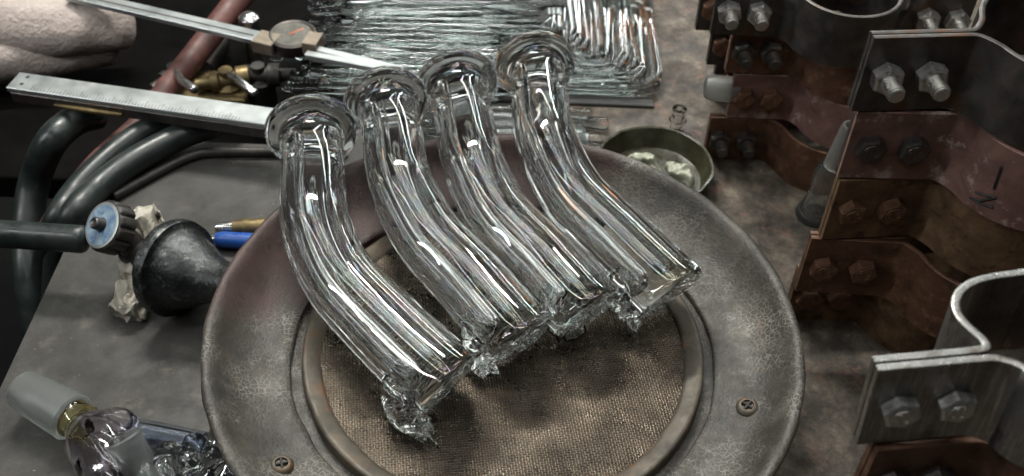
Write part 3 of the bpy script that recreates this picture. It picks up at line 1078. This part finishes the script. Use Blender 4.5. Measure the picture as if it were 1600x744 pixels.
# crumpled wrap at the valve, pen and brass rod behind the bell
def crumple(pts, r, off, amp, fs=1.5, seg=28, sm=8):
    g = G()
    g.sweep([at(*p) for p in pts], r, seg, sm=sm)
    def f(p):
        v = abs(nz(p, fs, off)) + .5 * abs(nz(p, fs * 2.3, off + 3)) + .25 * nz(p, fs * 5, off)
        d = np.array([nz(p, fs * .8, off + 11), nz(p, fs * .8, off + 17), nz(p, fs * .8, off + 23)])
        q = np.array(p) + d * amp + np.array([0, 0, 1]) * (v - .3) * amp
        return q
    return g.map(f)


g = crumple([(200, 485, .6), (215, 440, 1.2), (225, 395, 2.0), (226, 352, 3.2), (245, 345, 2.8)], [.9, 1.1, .9, 1.0, .6], 4.0, .6, seg=48, sm=16)
g.map(lambda p: (p[0], p[1], max(p[2], .02)))
tag(g.build('crumpled_wrap', M['wrap'], ang=50), 'crumpled pale cloth wrap stuffed between valve and black bell', 'cloth')
pen = thing('blue_pen', 'blue plastic pen lying behind the round burner', 'pen', at(380, 378, 0))
pa_, pb_ = at(338, 374, .55), at(470, 382, .55)
g = G()
g.lathe([(0, 0), (0, .38), (.2, .46), (.5, .5), (7, .5), (7, 0)], pa_, pb_ - pa_, seg=20)
g.build('barrel', M['blueplastic'], pen)
g = G()
g.lathe([(-.35, 0), (-.3, .28), (.02, .33), (.02, 0)], pa_, pb_ - pa_, seg=16)
g.build('end_cap', M['chrome'], pen)
rod_t = thing('brass_tipped_rod', 'crusty brass rod with steel tip lying beside the blue pen', 'rod', at(385, 355, 0))
pa_, pb_ = at(337, 356, .5), at(470, 352, .5)
g = G()
g.lathe([(1.0, 0), (1.0, .42), (1.5, .45), (1.7, .52), (2.3, .47), (2.6, .54), (3.2, .46), (8, .48), (8, 0)], pa_, pb_ - pa_, seg=18, wob=.08)
g.build('shaft', M['brass'], rod_t)
g = G()
g.lathe([(0, 0), (0, .3), (.1, .36), (1.02, .38), (1.02, 0)], pa_, pb_ - pa_, seg=18)
g.build('tip', M['chrome'], rod_t)

# ------------------------------------------------------------------ glass pieces lower left
a, c = at(42, 612, 1.4), at(112, 652, 1.4)
gd = unit(c - a)
ad = thing('glass_adapter', 'glass adapter with frosted joint, amber collar and smoky bulb lying on bench', 'glass adapter', (c[0], c[1], 0))
Lj = np.linalg.norm(c - a)
g = G()
g.lathe([(-.35, .70), (-.3, .98), (0, 1.05), (Lj, 1.2), (Lj + .1, 1.1), (Lj + .1, .9), (0, .8)], a, gd, seg=40, loop=True)
g.build('frosted_joint', M['frost'], ad)
g = G()
g.lathe([(Lj + .12, 1.0), (Lj + .4, .95), (Lj + .8, .98), (Lj + .8, .75), (Lj + .12, .75)], a, gd, seg=32, loop=True)
g.build('amber_collar', M['amber'], ad)
g = G()
bo = c + gd * .7
bp = [at(128, 665, 1.4), at(150, 690, 1.5), at(172, 725, 1.6), at(190, 775, 1.5)]
k = Path(crom(bp, 8))
g.rings([k.ring(s, r, 36) for s, r in zip(np.linspace(0, k.len, 12), [.9, 1.05, 1.3, 1.45, 1.5, 1.5, 1.5, 1.45, 1.4, 1.35, 1.2, .9])] +
        [k.ring(s, r, 36) for s, r in zip(np.linspace(k.len, 0, 12), [.7, 1.0, 1.2, 1.25, 1.3, 1.3, 1.3, 1.3, 1.25, 1.1, .9, .7])], loop=True)
g.map(lambda p: np.array(p) + np.array([0, 0, .12]) * nz(p, 1.3, 2))
g.build('smoky_bulb', M['iris'], ad)
g = G()
bp = [at(140, 660, 2.0), at(185, 658, 2.0), at(205, 664, 1.9)]
g.sweep(bp, [.55, .7, .5], 20, sm=6)
g.build('shoulder', M['iris'], ad)
g = G()
k = Path(np.array([at(203, 672, 1.0), at(250, 680, 1.0), at(318, 694, 1.0)]))
g.rings([k.ring(s, .62, 24) for s in np.linspace(0, k.len, 6)] + [k.ring(s, .4, 24) for s in np.linspace(k.len, 0, 6)], loop=True)
g.build('blue_stem', M['blueglass'], ad)

fb = thing('coiled_glass_piece', 'clear coiled glass piece with short frosted socket beside the burner rim', 'glass piece', at(260, 725, 0))
a, c = at(192, 684, 3.0), at(226, 744, 1.4)
gd = unit(c - a)
g = G()
g.lathe([(0, .68), (-.05, .84), (.04, .9), (.12, .86), (.3, .83), (.42, .86), (.5, .83), (2.6, .8), (2.6, .6), (.3, .62)], a, gd, seg=36, loop=True)
g.build('frosted_socket', M['frost'], fb)
rnd = random.Random(3)
for k in range(4):
    t = k / 3
    cc = at(232 + t * 108, 752 - t * 44, 1.25)
    g = G()
    a_ = np.linspace(0, 2 * PI, 25)[:-1]
    ax = unit((.9, .35, .1))
    b_ = np.array([0, 0, 1.0])
    n_ = np.cross(ax, b_)
    R0 = 1.0 - .1 * k
    pts = [cc + n_ * math.cos(q) * R0 * 1.25 + b_ * math.sin(q) * R0 * .78 + ax * .25 * math.sin(q * 2 + k) for q in a_]
    rs = []
    for q in range(len(pts)):
        tt = unit(pts[(q + 1) % 24] - pts[q - 1])
        s_ = np.cross(tt, ax)
        th = np.arange(12) * PI / 6
        rr = .52 + .07 * math.sin(q * 1.3 + k)
        rs.append(pts[q] + np.outer(np.cos(th) * rr, ax) + np.outer(np.sin(th) * rr, s_))
    g.rings(rs, loop=True)
    g.build('coil', M['smallglass'], fb)

# ------------------------------------------------------------------ ash dish with crumpled foil
c = at(1024, 254, 1.5)
dish = thing('olive_dish', 'round olive green enamel dish behind the round burner', 'dish', (c[0], c[1], 0))
g = G()
g.lathe([(0, 0), (0, 2.9), (.12, 3.25), (.7, 3.5), (1.3, 3.62), (1.45, 3.72), (1.53, 3.68), (1.5, 3.54), (1.3, 3.46), (.7, 3.32), (.25, 3.05), (.18, 2.7), (.18, 0)], (c[0], c[1], 0), seg=72, wob=.07)
g.build('bowl', M['olive'], dish)
for k, (pts, r, lab) in enumerate((([(982, 252, .6), (1005, 258, .8), (1034, 280, .6)], [.4, .7, .5], 'crumpled pale foil lump nearest the burner rim in the olive dish'),
                                   ([(1044, 262, .7), (1062, 272, .8), (1078, 288, .6)], [.4, .7, .5], 'crumpled pale foil lump at the far side of the olive dish'))):
    g = crumple(pts, r, 7.0 + k * 5, .40, 1.1, seg=44, sm=16)
    g.map(lambda p: (p[0], p[1], max(p[2], .22)))
    tag(g.build('crumpled_foil', M['foil'], ang=60), lab, 'foil', 'crumpled foil in the dish')

# small glass near the clamps
def lathe_thing(name, label, cat, c, ax, prof, m, seg=32, parent=None):
    g = G()
    g.lathe(prof, c, ax, seg=seg, loop=True)
    o = g.build(name, m, parent)
    if parent is None:
        tag(o, label, cat)
    return o


bt = at(1274, 336, 0)
gb = thing('glass_bottle_adapter', 'clear glass adapter with flared foot and frosted neck standing behind middle clamps', 'glass adapter', bt)
lathe_thing('body', '', '', bt, (0, 0, 1), [(0, .1), (0, 1.2), (.1, 1.28), (.5, 1.2), (1.0, .95), (2.2, .8), (3.0, .85), (3.7, .8), (4.1, .62), (4.1, .45), (3.6, .6), (3.0, .66), (2.2, .62), (1.0, .75), (.5, .95), (.2, .9), (.2, .1)], M['paleglass'], parent=gb)
lathe_thing('frosted_neck', '', '', bt, (.06, -.02, 1), [(4.12, .5), (4.12, .72), (7.0, .56), (7.2, .5), (7.2, .36), (4.2, .4)], M['frost'], parent=gb)
a = at(1143, 140, 5.2)
lathe_thing('frosted_stub', 'short frosted glass stub sticking out beside the back clamp stack', 'glass stub', a, (-1, .1, 0),
            [(-.5, .5), (-.5, .82), (1.2, .82), (1.6, .7), (1.72, .4), (1.6, .2), (1.2, .5)], M['frost'])
a = at(1056, 205, 0)
lathe_thing('glass_bead_piece', 'tiny clear glass piece standing between rods and olive dish', 'glass piece', a, (0, 0, 1),
            [(0, .15), (0, .5), (.5, .42), (1.0, .6), (1.5, .42), (1.9, .5), (1.9, .2), (1.0, .3)], M['smallglass'])

# ------------------------------------------------------------------ glass rods on the tray
g = G()
g.box(-12.2, 9.7, 25.6, 60, .004, .25, .06)
tag(g.build('steel_tray', M['tray'], base=(0, 40, 0)), 'dull steel tray under the pile of glass rods', 'tray')
g = G()
g.box(-4.6, 1.0, 20.7, 23.8, .004, .09, .02)
tag(g.build('white_card', M['paper']), 'flat white card lying on the bench under the thick glass rods', 'card')
g = G()
g.box(2.2, 4.9, 20.9, 23.6, .004, .07, .02)
tag(g.build('grey_card', M['caliper']), 'grey sheet lying on the bench beside the olive dish', 'sheet')
rnd = random.Random(11)
RL = 'clear straight glass rod in the pile behind the bent tubes'
g = G()
g.sweep([(-7.5, 0, 0), (-4, 0, 0), (0, 0, 0), (4, 0, 0), (7.5, 0, 0)], .30, 14)
rod0 = g.build('glass_rod', M['rod'], base=(0, 0, 0))
tag(rod0, RL, 'glass rod', 'straight glass rods in the pile')
first = True
for lay in range(3):
    for k in range(22):
        y = 25.5 + k * .74 + rnd.uniform(-.1, .1)
        o = rod0 if first else rod0.copy()
        if not first:
            COL.objects.link(o)
        first = False
        ex = -1.2 + lay * 1.2 + .06 * k + rnd.uniform(-1.6, 1.8)
        o.location = Vector((ex - 7.5 + 0, y, .56 + lay * .6)) * CM
        o.rotation_euler = (0, rnd.uniform(-.008, .008), rnd.uniform(-.03, .05) + (.10 if lay == 2 and k > 10 else 0))
g = G()
g.sweep([(-6, 0, 0), (0, 0, 0), (6, 0, 0)], .42, 16)
thick = g.build('thick_glass_rod', M['rod'], base=(0, 0, 0))
tag(thick, 'thick bright glass rod lying on white card before the tray', 'glass rod', 'thick glass rods on the card')
for k in range(5):
    o = thick if k == 0 else thick.copy()
    if k:
        COL.objects.link(o)
    o.location = Vector((-.5 + rnd.uniform(-1, 1.4), 20.6 + k * .86, .52)) * CM
    o.rotation_euler = (0, 0, rnd.uniform(-.03, .03))
first = True
for lay in range(2):
    for k in range(18):
        d = k * .66
        if lay == 0:
            x1, y1 = 10.0 - d * .75, 26.6 + d * .62
            g = G()
            rc = 1.4
            pts = [(-1.5 + rnd.uniform(-1, 1), y1, 0), (x1 - rc - 2, y1, 0), (x1 - rc, y1, 0)]
            pts += [(x1 - rc + rc * math.sin(q), y1 + rc - rc * math.cos(q), 0) for q in np.linspace(.2, PI / 2, 6)]
            pts += [(x1 + .1, y1 + rc + 5, 0), (x1 + .3, 52, 0)]
            pts = [(p[0], p[1], .56) for p in pts]
            g.sweep(pts, .29, 14)
            o = g.build('bent_glass_rod', M['rod'], base=(x1, y1, .56))
            tag(o, 'clear glass rod bent at a right angle, nested in the tray corner', 'glass rod', 'bent glass rods nested in the tray')
            BASE.setdefault('bents', []).append(o)
        else:
            s = BASE['bents'][k]
            o = s.copy()
            COL.objects.link(o)
            o.location = s.location + Vector((rnd.uniform(-.5, .1), rnd.uniform(.1, .5), .6)) * CM
            o.rotation_euler = (0, 0, rnd.uniform(-.05, .07))
